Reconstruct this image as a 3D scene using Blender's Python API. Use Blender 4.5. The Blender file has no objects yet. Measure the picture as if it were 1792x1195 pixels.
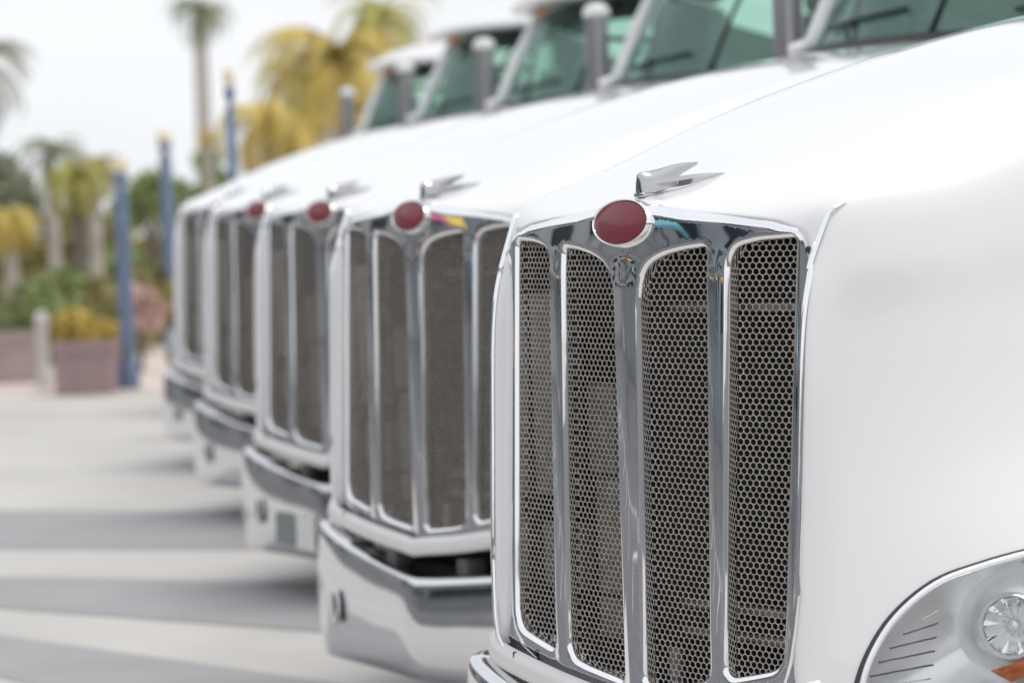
import bpy, bmesh, math, random
from mathutils import Vector, Matrix
from mathutils.geometry import delaunay_2d_cdt
random.seed(7)
S = bpy.context.scene
COL = S.collection
R = math.radians
PI = math.pi
V = Vector

# ------------------------------------------------------------------ camera
CAMP = V((5.826, -4.437, 1.904)); YAW, PITCH, ROLL = R(54.89), R(-2.90), R(-2.13)
F_ = V((-math.sin(YAW)*math.cos(PITCH), math.cos(YAW)*math.cos(PITCH), math.sin(PITCH)))
R0 = V((math.cos(YAW), math.sin(YAW), 0)); U0 = R0.cross(F_)
R_ = math.cos(ROLL)*R0 + math.sin(ROLL)*U0
U_ = -math.sin(ROLL)*R0 + math.cos(ROLL)*U0
FPX = 5481.0
cam = bpy.data.cameras.new('camera'); camo = bpy.data.objects.new('camera', cam); COL.objects.link(camo)
camo.matrix_world = Matrix(((R_.x, U_.x, -F_.x, CAMP.x), (R_.y, U_.y, -F_.y, CAMP.y), (R_.z, U_.z, -F_.z, CAMP.z), (0, 0, 0, 1)))
cam.sensor_width = 36; cam.lens = FPX/1792*36; cam.clip_end = 3000; cam.clip_start = .05
cam.dof.use_dof = True; cam.dof.focus_distance = 7.2; cam.dof.aperture_fstop = 2.6; cam.dof.aperture_blades = 9
S.camera = camo

# ------------------------------------------------------------------ sky, sun, exposure
SUN_AZ = V((.80, .60)); SUN_EL = R(70)
world = bpy.data.worlds.new('World'); S.world = world; world.use_nodes = True
nt = world.node_tree; N = nt.nodes; LK = nt.links
bg = N['Background']
sky = N.new('ShaderNodeTexSky'); sky.sky_type = 'NISHITA'; sky.sun_disc = False
sky.sun_elevation = SUN_EL; sky.sun_rotation = math.atan2(SUN_AZ.x, SUN_AZ.y)
sky.air_density = 1.2; sky.dust_density = 6.0; sky.ozone_density = 1.0
mix = N.new('ShaderNodeMixRGB'); mix.inputs[0].default_value = .86
tc = N.new('ShaderNodeTexCoord'); no = N.new('ShaderNodeTexNoise'); no.inputs['Scale'].default_value = 2.2; no.inputs['Detail'].default_value = 6
mp = N.new('ShaderNodeMapping'); mp.inputs['Scale'].default_value = (1, 1, 2.6)
cr = N.new('ShaderNodeValToRGB')
cr.color_ramp.elements[0].position = .35; cr.color_ramp.elements[0].color = (7.5, 7.75, 8.1, 1)
cr.color_ramp.elements[1].position = .68; cr.color_ramp.elements[1].color = (8.8, 8.95, 9.2, 1)
LK.new(tc.outputs['Generated'], mp.inputs[0]); LK.new(mp.outputs[0], no.inputs['Vector']); LK.new(no.outputs['Fac'], cr.inputs[0])
LK.new(sky.outputs[0], mix.inputs[1]); LK.new(cr.outputs[0], mix.inputs[2]); LK.new(mix.outputs[0], bg.inputs[0])
bg.inputs[1].default_value = .10
sl = bpy.data.lights.new('sun', 'SUN'); sl.energy = 1.05; sl.angle = R(20); sl.color = (1, .955, .89)
slo = bpy.data.objects.new('sun', sl); COL.objects.link(slo)
sd = V((SUN_AZ.x*math.cos(SUN_EL), SUN_AZ.y*math.cos(SUN_EL), math.sin(SUN_EL)))
slo.rotation_euler = sd.to_track_quat('Z', 'Y').to_euler(); slo.location = (0, 0, 30)
S.view_settings.view_transform = 'Standard'; S.view_settings.look = 'None'
S.view_settings.gamma = 1; S.view_settings.exposure = 0.36

# ------------------------------------------------------------------ helpers
def ray(px, py):
    return F_ + R_*((px-896)/FPX) - U_*((py-597.5)/FPX)
def at(px, py, d):                       # a photograph pixel at a given depth, as a place on the site
    return CAMP + ray(px, py)*d
def ground(px, py, z=0.):
    r = ray(px, py); return CAMP + r*((z-CAMP.z)/r.z)

def mat(name, col, rough=.5, metal=0., coat=0., spec=.5, noise=None, bump=None, emit=None, trans=0., alpha=1., coat_rough=.03, ior=1.45):
    m = bpy.data.materials.new(name); m.use_nodes = True
    n = m.node_tree.nodes; l = m.node_tree.links; b = n['Principled BSDF']
    b.inputs['Base Color'].default_value = (*col, 1); b.inputs['Roughness'].default_value = rough
    b.inputs['Metallic'].default_value = metal; b.inputs['Coat Weight'].default_value = coat
    b.inputs['Coat Roughness'].default_value = coat_rough
    b.inputs['Specular IOR Level'].default_value = spec; b.inputs['Transmission Weight'].default_value = trans
    b.inputs['IOR'].default_value = ior
    if noise:                            # (scale, amount, detail[, stretch])
        t = n.new('ShaderNodeTexCoord'); x = n.new('ShaderNodeTexNoise'); x.inputs['Scale'].default_value = noise[0]
        x.inputs['Detail'].default_value = noise[2]
        src = t.outputs['Object']
        if len(noise) > 3:
            mpn = n.new('ShaderNodeMapping'); mpn.inputs['Scale'].default_value = noise[3]; l.new(src, mpn.inputs[0]); src = mpn.outputs[0]
        l.new(src, x.inputs['Vector'])
        r = n.new('ShaderNodeValToRGB'); a = noise[1]
        r.color_ramp.elements[0].position = .3; r.color_ramp.elements[1].position = .7
        r.color_ramp.elements[0].color = (*[c*(1-a) for c in col], 1); r.color_ramp.elements[1].color = (*[min(1, c*(1+a)) for c in col], 1)
        l.new(x.outputs['Fac'], r.inputs[0]); l.new(r.outputs[0], b.inputs['Base Color'])
    if bump:                             # (scale, strength, distance)
        t = n.new('ShaderNodeTexCoord'); x = n.new('ShaderNodeTexNoise'); x.inputs['Scale'].default_value = bump[0]; x.inputs['Detail'].default_value = 2
        l.new(t.outputs['Object'], x.inputs['Vector']); bp = n.new('ShaderNodeBump')
        bp.inputs['Strength'].default_value = bump[1]; bp.inputs['Distance'].default_value = bump[2]
        l.new(x.outputs['Fac'], bp.inputs['Height']); l.new(bp.outputs[0], b.inputs['Normal'])
    return m

def glass(name, tint, ior=1.75, gcol=(.72, .93, .87)):
    m = bpy.data.materials.new(name); m.use_nodes = True
    n = m.node_tree.nodes; l = m.node_tree.links; n.remove(n['Principled BSDF'])
    tr = n.new('ShaderNodeBsdfTransparent'); tr.inputs[0].default_value = (*tint, 1)
    gl = n.new('ShaderNodeBsdfGlossy'); gl.inputs['Roughness'].default_value = .01; gl.inputs[0].default_value = (*gcol, 1)
    fr = n.new('ShaderNodeFresnel'); fr.inputs[0].default_value = ior
    mx = n.new('ShaderNodeMixShader'); l.new(fr.outputs[0], mx.inputs[0]); l.new(tr.outputs[0], mx.inputs[1]); l.new(gl.outputs[0], mx.inputs[2])
    l.new(mx.outputs[0], n['Material Output'].inputs[0]); return m

M = dict(
    paint=mat('white_paint', (.80, .80, .80), .30, coat=1., noise=(1.3, .012, 3), coat_rough=.04),
    lip=mat('white_valance_paint', (.74, .735, .72), .38, coat=.4, noise=(4., .03, 4), coat_rough=.1),
    chrome=mat('chrome', (.90, .90, .91), .03, metal=1., bump=(6., .035, .02)),
    bchrome=mat('bumper_chrome', (.74, .74, .75), .06, metal=1., bump=(3., .05, .03)),
    dim_chrome=mat('ornament_dim_chrome', (.50, .50, .51), .07, metal=1., bump=(9., .05, .02)),  # chrome darkened in its colour to subdue bright sky reflections
    mesh=mat('grille_mesh_metal', (.53, .485, .44), .38, metal=.5, noise=(40., .18, 4)),
    radiator=mat('radiator_black', (.012, .011, .010), .6, noise=(30., .5, 3)),
    condenser=mat('condenser_grey', (.20, .187, .168), .6, noise=(18., .25, 4)),
    red=mat('emblem_red', (.215, .030, .042), .42, coat=.3, noise=(60., .06, 3)),
    rubber=mat('black_rubber', (.015, .015, .016), .55, noise=(20., .3, 3)),
    seal=mat('dark_grey_seal', (.05, .052, .056), .45),
    dark=mat('dark_underbody', (.02, .02, .021), .7, noise=(9., .4, 3)),
    bracket=mat('cast_grey_bracket', (.20, .19, .18), .6, noise=(14., .25, 3)),
    silver=mat('lamp_housing_silver', (.94, .95, .96), .20, metal=.45),
    reflector=mat('lamp_reflector', (.92, .92, .92), .04, metal=1.),
    amber=mat('amber_lens', (.62, .19, .06), .3, coat=.6, noise=(55., .22, 2)),
    orange=mat('orange_marker_lens', (.85, .22, .05), .3, coat=.5),
    mirror_shell=mat('mirror_shell_grey', (.42, .41, .42), .28, metal=.75, noise=(6., .1, 2, (6, 6, .3))),
    interior=mat('cab_interior', (.16, .17, .165), .8, noise=(8., .2, 3)),
    seatcloth=mat('seat_cloth', (.30, .31, .30), .9, noise=(25., .2, 3)),
    headliner=mat('cab_headliner', (.66, .67, .65), .9),
    glass=glass('teal_tinted_glass', (.76, .99, .92), 1.65), sglass=glass('pale_teal_side_glass', (.92, .99, .97), 1.5),
    lens=glass('clear_lens', (.985, .99, .99), 1.42, (1, 1, 1)),
    plate_w=mat('plate_white', (.72, .72, .70), .5), rect_g=mat('rectangle_grey', (.22, .24, .24), .5),
    steel=mat('wheel_alloy', (.75, .75, .76), .2, metal=1.),
)

def link(name, me, m=None, parent=None, smooth=True):
    o = bpy.data.objects.new(name, me); COL.objects.link(o)
    if m: me.materials.append(m if not isinstance(m, str) else M[m])
    if smooth and len(me.polygons):
        me.polygons.foreach_set('use_smooth', [True]*len(me.polygons))
    if parent: o.parent = parent
    return o
def mk(name, v, f, m=None, parent=None, smooth=True, sharp=None):
    me = bpy.data.meshes.new(name); me.from_pydata([tuple(p) for p in v], [], f); me.update()
    bm = bmesh.new(); bm.from_mesh(me); bmesh.ops.recalc_face_normals(bm, faces=bm.faces); bm.to_mesh(me); bm.free()
    o = link(name, me, m, parent, smooth)
    if sharp: me.set_sharp_from_angle(angle=R(sharp))
    return o
def tag(o, label=None, cat=None, group=None, kind=None):
    if label: o['label'] = label
    if cat: o['category'] = cat
    if group: o['group'] = group
    if kind: o['kind'] = kind
    return o
def empty(name, loc=(0, 0, 0), rz=0, **k):
    o = bpy.data.objects.new(name, None); COL.objects.link(o); o.location = loc; o.rotation_euler = (0, 0, rz)
    o.empty_display_size = .2
    return tag(o, **k)
def copy_tree(o, parent=None):
    c = o.copy(); COL.objects.link(c); c.parent = parent
    for ch in list(o.children): copy_tree(ch, c)
    return c
def rbox(name, c, s, bev, m, parent=None, segs=3, rot=None):          # bevelled box
    bm = bmesh.new(); bmesh.ops.create_cube(bm, size=1)
    for v in bm.verts: v.co = V((v.co.x*s[0], v.co.y*s[1], v.co.z*s[2]))
    bmesh.ops.bevel(bm, geom=bm.edges[:], offset=bev, segments=segs, profile=.5, affect='EDGES')
    mt = Matrix.Translation(V(c)) @ (rot.to_4x4() if rot else Matrix.Identity(4))
    bm.transform(mt); me = bpy.data.meshes.new(name); bm.to_mesh(me); bm.free()
    o = link(name, me, m, parent); me.set_sharp_from_angle(angle=R(40)); return o
def tube(name, pts, rad, m, parent=None, segs=10, closed=False, flat=1.):
    pts = [V(p) for p in pts]; n = len(pts); v = []; f = []
    up = V((0, 0, 1)); prev = None
    for i, p in enumerate(pts):
        a = pts[(i-1) % n] if (closed or i > 0) else p; b = pts[(i+1) % n] if (closed or i < n-1) else p
        t = (b-a).normalized()
        s = prev - t*prev.dot(t) if prev is not None else (t.cross(up) if abs(t.z) < .95 else t.cross(V((1, 0, 0))))
        s.normalize(); prev = s; w = t.cross(s)
        rr = rad[i] if isinstance(rad, (list, tuple)) else rad
        for k in range(segs):
            a_ = 2*PI*k/segs; v.append(p + s*math.cos(a_)*rr + w*math.sin(a_)*rr*flat)
    m_ = n if closed else n-1
    for i in range(m_):
        for k in range(segs):
            a = i*segs+k; b = i*segs+(k+1) % segs; j = (i+1) % n
            f.append((a, b, j*segs+(k+1) % segs, j*segs+k))
    if not closed:
        f.append(tuple(range(segs))[::-1]); f.append(tuple((n-1)*segs+k for k in range(segs)))
    return mk(name, v, f, m, parent)
def lathe(name, prof, m, parent=None, segs=24, mt=None, sharp=45, cap=True):       # prof: (r, h) about local z
    v = []; f = []
    for r, h in prof:
        for k in range(segs): a = 2*PI*k/segs; v.append(V((r*math.cos(a), r*math.sin(a), h)))
    for i in range(len(prof)-1):
        for k in range(segs): f.append((i*segs+k, i*segs+(k+1) % segs, (i+1)*segs+(k+1) % segs, (i+1)*segs+k))
    if cap and prof[0][0] > 1e-4: f.append(tuple(range(segs))[::-1])
    if cap and prof[-1][0] > 1e-4: f.append(tuple((len(prof)-1)*segs+k for k in range(segs)))
    if mt: v = [mt @ p for p in v]
    return mk(name, v, f, m, parent, sharp=sharp)
def cr_(p0, p1, p2, p3, t):
    return .5*((2*p1) + (p2-p0)*t + (2*p0-5*p1+4*p2-p3)*t*t + (3*p1-p0-3*p2+p3)*t*t*t)
def spline(P, n, closed=False):
    P = [V(p) for p in P]; out = []; m = len(P)
    segs = m if closed else m-1
    for i in range(segs):
        if closed: a, b, c, d = P[(i-1) % m], P[i], P[(i+1) % m], P[(i+2) % m]
        else:
            b, c = P[i], P[i+1]; a = P[i-1] if i else 2*b-c; d = P[i+2] if i+2 < m else 2*c-b
        for k in range(n): out.append(cr_(a, b, c, d, k/n))
    if not closed: out.append(P[-1])
    return out
def gridmesh(rows):
    v = [p for r in rows for p in r]; w = len(rows[0]); f = []
    for i in range(len(rows)-1):
        for j in range(w-1): f.append((i*w+j, i*w+j+1, (i+1)*w+j+1, (i+1)*w+j))
    return v, f
def inside(p, poly):
    x, y = p; c = False; n = len(poly); j = n-1
    for i in range(n):
        xi, yi = poly[i]; xj, yj = poly[j]
        if (yi > y) != (yj > y) and x < (xj-xi)*(y-yi)/(yj-yi)+xi: c = not c
        j = i
    return c
def fillet(pts, n=6):                     # pts: (x, z, r) -> rounded closed loop
    out = []; m = len(pts)
    for i in range(m):
        p = V(pts[i][:2]); a = V(pts[i-1][:2]); b = V(pts[(i+1) % m][:2]); r = pts[i][2]
        if r <= 0: out.append(p); continue
        d1 = (a-p); d2 = (b-p); l = min(r, d1.length*.48, d2.length*.48)
        s = p+d1.normalized()*l; e = p+d2.normalized()*l
        for k in range(n+1):
            t = k/n; out.append((1-t)**2*s + 2*t*(1-t)*p + t*t*e)
    return out
def resample(loop, step):
    out = []; n = len(loop)
    for i in range(n):
        a = loop[i]; b = loop[(i+1) % n]; L = (b-a).length; k = max(1, int(L/step))
        for j in range(k): out.append(a+(b-a)*(j/k))
    return out
def offset(loop, d):
    n = len(loop); A = sum(loop[i].x*loop[(i+1) % n].y-loop[(i+1) % n].x*loop[i].y for i in range(n)); s = 1 if A > 0 else -1
    out = []
    for i in range(n):
        t = (loop[(i+1) % n]-loop[i-1]); t.normalize(); out.append(loop[i]+V((t.y, -t.x))*d*s)
    return out

# ================================================================== SETTING: pavement
def sheet(name, pts, z, m, thick=0):
    return tag(mk(name, [(p[0], p[1], z) for p in pts], [tuple(range(len(pts)))], m, smooth=False), kind='structure')
m_conc = mat('pale_concrete', (.505, .49, .472), .75, noise=(.8, .10, 10), bump=(60., .2, .004))
m_band = mat('grey_paving', (.315, .318, .325), .7, noise=(1.4, .08, 8), bump=(60., .2, .004))
m_far = mat('pinkish_paving', (.56, .49, .44), .8, noise=(.6, .08, 6))
m_asph = mat('asphalt', (.125, .130, .138), .85, noise=(2., .15, 6), bump=(90., .4, .004))
m_joint = mat('paving_joint', (.30, .29, .28), .9)
sheet('pavement', [(-900, -900), (900, -900), (900, 900), (-900, 900)], 0., m_conc)
def gl(px, py): g = ground(px, py); return (g.x, g.y)
def band(a, b, c, d, name='paving_band'):              # two edges, each a pair of pixels on the ground, drawn on to either side
    a, b, c, d = [V(gl(*q)) for q in (a, b, c, d)]
    e1 = (b-a).normalized(); e2 = (d-c).normalized()
    sheet(name, [a-e1*.55, b+e1*14, d+e2*14, c-e2*.55], .004, m_band)
band((0, 893), (550, 896), (0, 960), (550, 962))
band((0, 1010), (550, 1020), (0, 1065), (550, 1105))
band((0, 1112), (600, 1197), (0, 1185), (560, 1330))
# thin joints and a paler far forecourt
for y0, y1, w in ((731, 729, .07),):
    a = V(gl(-60, y0)); b = V(gl(700, y1)); e = (b-a).normalized(); n2 = V((-e.y, e.x))*w
    sheet('paving_joint', [a-e*8, b+e*6, b+e*6+n2, a-e*8+n2], .004, m_joint)
a = V(gl(-200, 697)); b = V(gl(420, 691)); e = (b-a).normalized(); n2 = V((-e.y, e.x)); n2 = n2 if n2.dot(V((-1, .5))) > 0 else -n2
sheet('forecourt', [a-e*40, b+e*60, b+e*60+n2*70, a-e*40+n2*70], .004, m_far)
# asphalt lane added out of view so the chrome reflects dark slate
sheet('unseen_road', [(-60, 20), (-10, -2.3), (-3.4, -2.1), (2.2, -4.3), (7.5, -5.5), (9, 20), (60, 30), (60, -30), (12, -48), (-90, 0)], .004, m_asph)

m_line = mat('road_paint', (.72, .71, .68), .7, noise=(5., .08, 4))
for k in range(14):                       # bay lines and an edge line, added out of view to streak the reflections
    x = -31+2.9*k; y = -4.6-.10*k+(max(0, -12-x))*.30
    sheet('unseen_road_marking', [(x, y), (x+.11, y-.03), (x-1.1, y-4.6), (x-1.21, y-4.57)], .008, m_line)
sheet('unseen_road_marking', [(-40, 3.2), (-11, -9.6), (24, -14.6), (24, -14.75), (-11, -9.76), (-40, 3.0)], .008, m_line)

# ================================================================== TRUCK
def sgp(a, p): return math.copysign(abs(a)**p, a)
def ztop(ax):                             # upper edge of the chrome crown
    P = [(0, 1.848), (.12, 1.838), (.20, 1.826), (.35, 1.815), (.46, 1.803), (.54, 1.782), (.6, 1.75)]
    for (a, b), (c, d) in zip(P, P[1:]):
        if ax <= c: return b+(d-b)*(ax-a)/(c-a)
    return P[-1][1]
def Yg(x, z):                             # front plane of the grille
    s = (z-.75); ax = abs(x)
    y = -.025+.012*s + (.022+.045*s)*(ax/.53)**1.6
    y -= .004*math.exp(-((x/.16)**2+((z-1.79)/.07)**2))
    y -= .008*math.exp(-(x/.035)**2)*max(0, min(1, (1.72-z)/.06))
    u = (ax-(.308-.007*(1.75-z)))/.040                  # uprights are crowned
    if abs(u) < 1 and z < 1.74: y -= .006*(1-u*u)**2*min(1, max(0, (1.74-z)/.06))*min(1, max(0, (z-.66)/.20))
    zt = ztop(ax)
    if z > zt-.024:
        t = min(.98, (z-zt+.024)/.025); y += .024*(1-math.sqrt(1-t*t))
    return y
# ---- openings (x >= 0), closed loops in x, z
def opening_inner(s):
    L = [(.272, 1.741, .014), (.205, 1.735, .02), (.140, 1.724, .03), (.092, 1.706, .03), (.062, 1.680, .025), (.050, 1.630, .03),
         (.040, .722, .022), (.2, .742, .02), (.268, .756, .075), (.270, .86, .03)]
    return [V((s*p.x, p.y)) for p in fillet(L)]
def opening_outer(s):
    L = [(.531, 1.758, .014), (.43, 1.753, .02), (.345, 1.738, .045), (.343, 1.62, .02), (.327, .765, .03), (.42, .785, .03), (.507, .806, .075), (.512, .92, .03)]
    return [V((s*p.x, p.y)) for p in fillet(L)]
OPEN = [opening_outer(-1), opening_inner(-1), opening_inner(1), opening_outer(1)]
def frame_outline():
    h = [(0, 1.848, 0), (.12, 1.838, .04), (.2, 1.826, .04), (.35, 1.815, 0), (.46, 1.803, .03), (.545, 1.779, .05), (.577, 1.715, .05), (.578, 1.4, 0), (.566, .86, .05), (.548, .762, .07), (.47, .728, .03), (.3, .694, 0), (0, .672, 0)]
    l = [(-x, z, r) for x, z, r in h[1:-1]][::-1]
    return fillet(h+l)
OUT = frame_outline()
def grille_frame(T):
    bev = .015; depth = .034
    loops = [resample(offset(l, bev), .012) for l in OPEN]; outl = resample(OUT, .012)
    pts = []; edges = []
    for l in [outl]+loops:
        b0 = len(pts); pts += l; edges += [(b0+i, b0+(i+1) % len(l)) for i in range(len(l))]
    st = .0125
    polys = [[(p.x, p.y) for p in l] for l in loops]; po = [(p.x, p.y) for p in offset(outl, -.005)]
    pin = [[(p.x, p.y) for p in offset(l, .005)] for l in loops]
    i = 0; x = -.57
    while x < .57:
        z = .66 + (st/2 if i % 2 else 0)
        while z < 1.86:
            if inside((x, z), po) and not any(inside((x, z), q) for q in pin): pts.append(V((x, z)))
            z += st
        x += st*.9; i += 1
    fine = .0055; i = 0; x = -.57                   # closer points where the crown rolls over
    while x < .57:
        z = 1.752+(fine/2 if i % 2 else 0)
        while z < 1.86:
            if z > ztop(abs(x))-.030 and inside((x, z), po) and not any(inside((x, z), q) for q in pin): pts.append(V((x, z)))
            z += fine
        x += fine*.9; i += 1
    vo, eo, fo, *_ = delaunay_2d_cdt([V(p[:2]) for p in pts], edges, [], 0, 1e-5)
    poo = [(p.x, p.y) for p in outl]
    vv = [V((p.x, Yg(p.x, p.y), p.y)) for p in vo]; ff = []
    for t in fo:
        c = sum((vo[k] for k in t), V((0, 0)))/len(t); c = (c.x, c.y)
        if inside(c, poo) and not any(inside(c, q) for q in polys): ff.append(tuple(t))
    # rounded lips and walls of the openings
    for l in loops:
        inner = offset(l, -bev); n = len(l); rings = []
        for k in range(0, 7):
            a = k/6*PI/2*.94; rings.append([V((l[i].x+(inner[i].x-l[i].x)*math.sin(a), Yg(l[i].x, l[i].y)+bev*(1-math.cos(a)), l[i].y+(inner[i].y-l[i].y)*math.sin(a))) for i in range(n)])
        in2 = offset(l, -bev-.002)
        rings.append([V((in2[i].x, Yg(l[i].x, l[i].y)+depth, in2[i].y)) for i in range(n)])
        b0 = len(vv)
        for r in rings: vv += r
        for k in range(len(rings)-1):
            for i in range(n): j = (i+1) % n; ff.append((b0+k*n+i, b0+k*n+j, b0+(k+1)*n+j, b0+(k+1)*n+i))
    # outer skirt
    n = len(outl); b0 = len(vv); sk = [V((p.x, Yg(p.x, p.y), p.y)) for p in outl]; vv += sk; vv += [p+V((0, .05, 0)) for p in sk]
    ff += [(b0+i, b0+(i+1) % n, b0+n+(i+1) % n, b0+n+i) for i in range(n)]
    bars = {0: [], 1: [], 2: []}; fr = []
    for t in ff:
        c = sum((vv[k] for k in t), V())/len(t)
        if .79 < c.z < 1.69 and abs(c.x) < .056: bars[1].append(t)
        elif .82 < c.z < 1.70 and .262 < c.x < .352: bars[2].append(t)
        elif .82 < c.z < 1.70 and -.352 < c.x < -.262: bars[0].append(t)
        else: fr.append(t)
    def sub(name, fs):
        used = sorted({k for t in fs for k in t}); mp_ = {k: i for i, k in enumerate(used)}
        o = mk(name, [vv[k] for k in used], [tuple(mp_[k] for k in t) for t in fs], 'chrome', T)
        bm = bmesh.new(); bm.from_mesh(o.data); bmesh.ops.remove_doubles(bm, verts=bm.verts, dist=2e-5)
        bmesh.ops.recalc_face_normals(bm, faces=bm.faces); bm.to_mesh(o.data); bm.free()
        o.data.set_sharp_from_angle(angle=R(50)); return o
    f = sub('grille_frame', fr)
    for k in range(3): sub('grille_bar', bars[k])
    return f
def grille_mesh(T, loop):
    px, dz, dep = .0196, .0132, .0025
    poly = [(p.x, p.y) for p in offset(resample(loop, .02), .010)]
    xs = [p[0] for p in poly]; zs = [p[1] for p in poly]; cx = sum(xs)/len(xs)
    hexo = [(0, dz*2/3), (px/2, dz/3), (px/2, -dz/3), (0, -dz*2/3), (-px/2, -dz/3), (-px/2, dz/3)]
    o12 = []; 
    for i in range(6):
        a = hexo[i]; b = hexo[(i+1) % 6]; o12 += [a, ((a[0]+b[0])/2, (a[1]+b[1])/2)]
    i12 = []
    for (a, b) in o12:
        an = math.atan2(b/dz, a/px); e = (.462*px*math.cos(an), .535*dz*math.sin(an)); h = (a*.85, b*.85)
        i12.append((e[0]*.55+h[0]*.45, e[1]*.55+h[1]*.45))
    v = []; f = []; rows = int((max(zs)-min(zs))/dz)+2
    for r in range(rows):
        z = min(zs)+r*dz; k = int((max(xs)-min(xs))/px)+2
        for c in range(k):
            x = min(xs)+c*px+(px/2 if r % 2 else 0)
            if not inside((x, z), poly): continue
            b0 = len(v)
            for lp, dy in ((o12, 0), (i12, 0), (i12, dep)):
                for (a, b) in lp: v.append((x+a, Yg_flat(x+a, z+b)+.030+dy, z+b))
            for q in range(12):
                q2 = (q+1) % 12; f.append((b0+q, b0+q2, b0+12+q2, b0+12+q)); f.append((b0+12+q, b0+12+q2, b0+24+q2, b0+24+q))
    me = bpy.data.meshes.new('grille_mesh'); me.from_pydata(v, [], f); me.update()
    bm = bmesh.new(); bm.from_mesh(me); bmesh.ops.remove_doubles(bm, verts=bm.verts, dist=1e-5); bm.to_mesh(me); bm.free()
    return link('grille_mesh', me, 'mesh', T, smooth=False)
def Yg_flat(x, z):
    s = (z-.75); return -.025+.012*s + (.022+.045*s)*(abs(x)/.53)**1.6

# ---- hood and fender skin: control rows from the grille edge to the cowl, columns from crown to skirt
ROWS = [
 [(0,.045,1.835),(.2,.050,1.812),(.37,.062,1.800),(.47,.080,1.785),(.535,.094,1.745),(.552,.075,1.69),(.556,.055,1.55),(.552,.040,1.25),(.548,.022,.95),(.548,.016,.83),(.550,.012,.76)],
 [(0,.022,1.850),(.2,.026,1.829),(.37,.040,1.816),(.495,.060,1.800),(.570,.076,1.762),(.590,.056,1.695),(.592,.026,1.55),(.588,.008,1.25),(.582,-.008,.95),(.582,-.012,.83),(.590,-.012,.74)],
 [(0,.15,1.886),(.2,.15,1.880),(.4,.152,1.872),(.54,.153,1.864),(.619,.152,1.838),(.648,.162,1.72),(.648,.160,1.55),(.652,.130,1.25),(.676,.115,.97),(.686,.105,.83),(.690,.10,.72)],
 [(0,.40,1.963),(.22,.40,1.962),(.42,.40,1.957),(.57,.40,1.937),(.675,.41,1.872),(.715,.42,1.74),(.728,.42,1.56),(.755,.38,1.27),(.845,.36,1.00),(.865,.35,.84),(.865,.34,.71)],
 [(0,.75,2.082),(.23,.75,2.081),(.44,.75,2.075),(.61,.75,2.048),(.725,.75,1.965),(.775,.75,1.80),(.795,.75,1.59),(.855,.71,1.31),(.985,.65,1.05),(1.01,.63,.86),(1.01,.62,.70)],
 [(0,1.15,2.190),(.24,1.15,2.189),(.46,1.15,2.182),(.65,1.15,2.152),(.775,1.15,2.06),(.83,1.15,1.88),(.855,1.15,1.64),(.95,1.12,1.36),(1.085,1.04,1.16),(1.11,1.02,1.09),(1.11,1.02,1.04)],
 [(0,1.60,2.291),(.25,1.60,2.290),(.48,1.60,2.282),(.69,1.61,2.248),(.83,1.62,2.15),(.885,1.63,1.96),(.915,1.63,1.69),(1.01,1.62,1.42),(1.12,1.58,1.24),(1.14,1.56,1.19),(1.14,1.56,1.14)],
 [(0,2.10,2.366),(.26,2.10,2.365),(.52,2.10,2.356),(.75,2.11,2.320),(.885,2.12,2.22),(.945,2.13,2.03),(.97,2.13,1.74),(1.05,2.12,1.45),(1.13,2.10,1.25),(1.15,2.10,1.15),(1.15,2.10,1.05)],
 [(0,2.58,2.412),(.27,2.58,2.411),(.54,2.59,2.402),(.79,2.61,2.365),(.93,2.63,2.26),(.985,2.64,2.05),(1.0,2.65,1.78),(1.06,2.66,1.45),(1.13,2.68,1.16),(1.15,2.70,1.0),(1.15,2.72,.85)],
]
ROWS = [[V(p) for p in r] for r in ROWS]
NU, NV = 9, 12
def skin_half():
    fine = []
    nr = len(ROWS); nc = len(ROWS[0])
    cols = [spline([ROWS[i][j] for i in range(nr)], NV) for j in range(nc)]
    rows = [[cols[j][i] for j in range(nc)] for i in range(len(cols[0]))]
    for r in rows:
        ext = [V((-r[1].x, r[1].y, r[1].z))]+r
        fine.append(spline(ext, NU)[NU:])
    return fine
SKIN = skin_half()
def skin_x(y, z):                          # point of the fender skin at a given y, z (side view)
    best = []
    for r in SKIN:
        for p in r[4*NU:]:
            d = (p.y-y)**2+(p.z-z)**2
            best.append((d, p.x))
    best.sort(); b = best[:4]; w = [1/(d+1e-7) for d, _ in b]
    return sum(q*x for q, (_, x) in zip(w, b))/sum(w)
HL = [(.072,.74),(.095,.83),(.150,.925),(.23,.995),(.32,1.030),(.45,1.060),(.65,1.088),(.86,1.10),(.80,1.02),(.66,.93),(.50,.83),(.33,.735),(.18,.690),(.09,.69)]
HLs = [(p.x, p.y) for p in spline([V((a, b, 0)) for a, b in HL], 5, True)]
def hl3(s=1., d=0., n=None):
    cy = sum(p[0] for p in HLs)/len(HLs); cz = sum(p[1] for p in HLs)/len(HLs); out = []
    for y, z in HLs:
        x = skin_x(y, z); q = V((x, y, z)); c = V((skin_x(cy, cz), cy, cz))
        q = c+(q-c)*s
        out.append(q)
    for _ in range(6):
        n = len(out); xs = [(out[k-1].x+2*out[k].x+out[(k+1) % n].x)/4 for k in range(n)]
        for k in range(n): out[k].x = xs[k]
    return out
HLN = V((.72, -.66, .12)).normalized()      # way the lamp faces (truck's left lamp)
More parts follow.
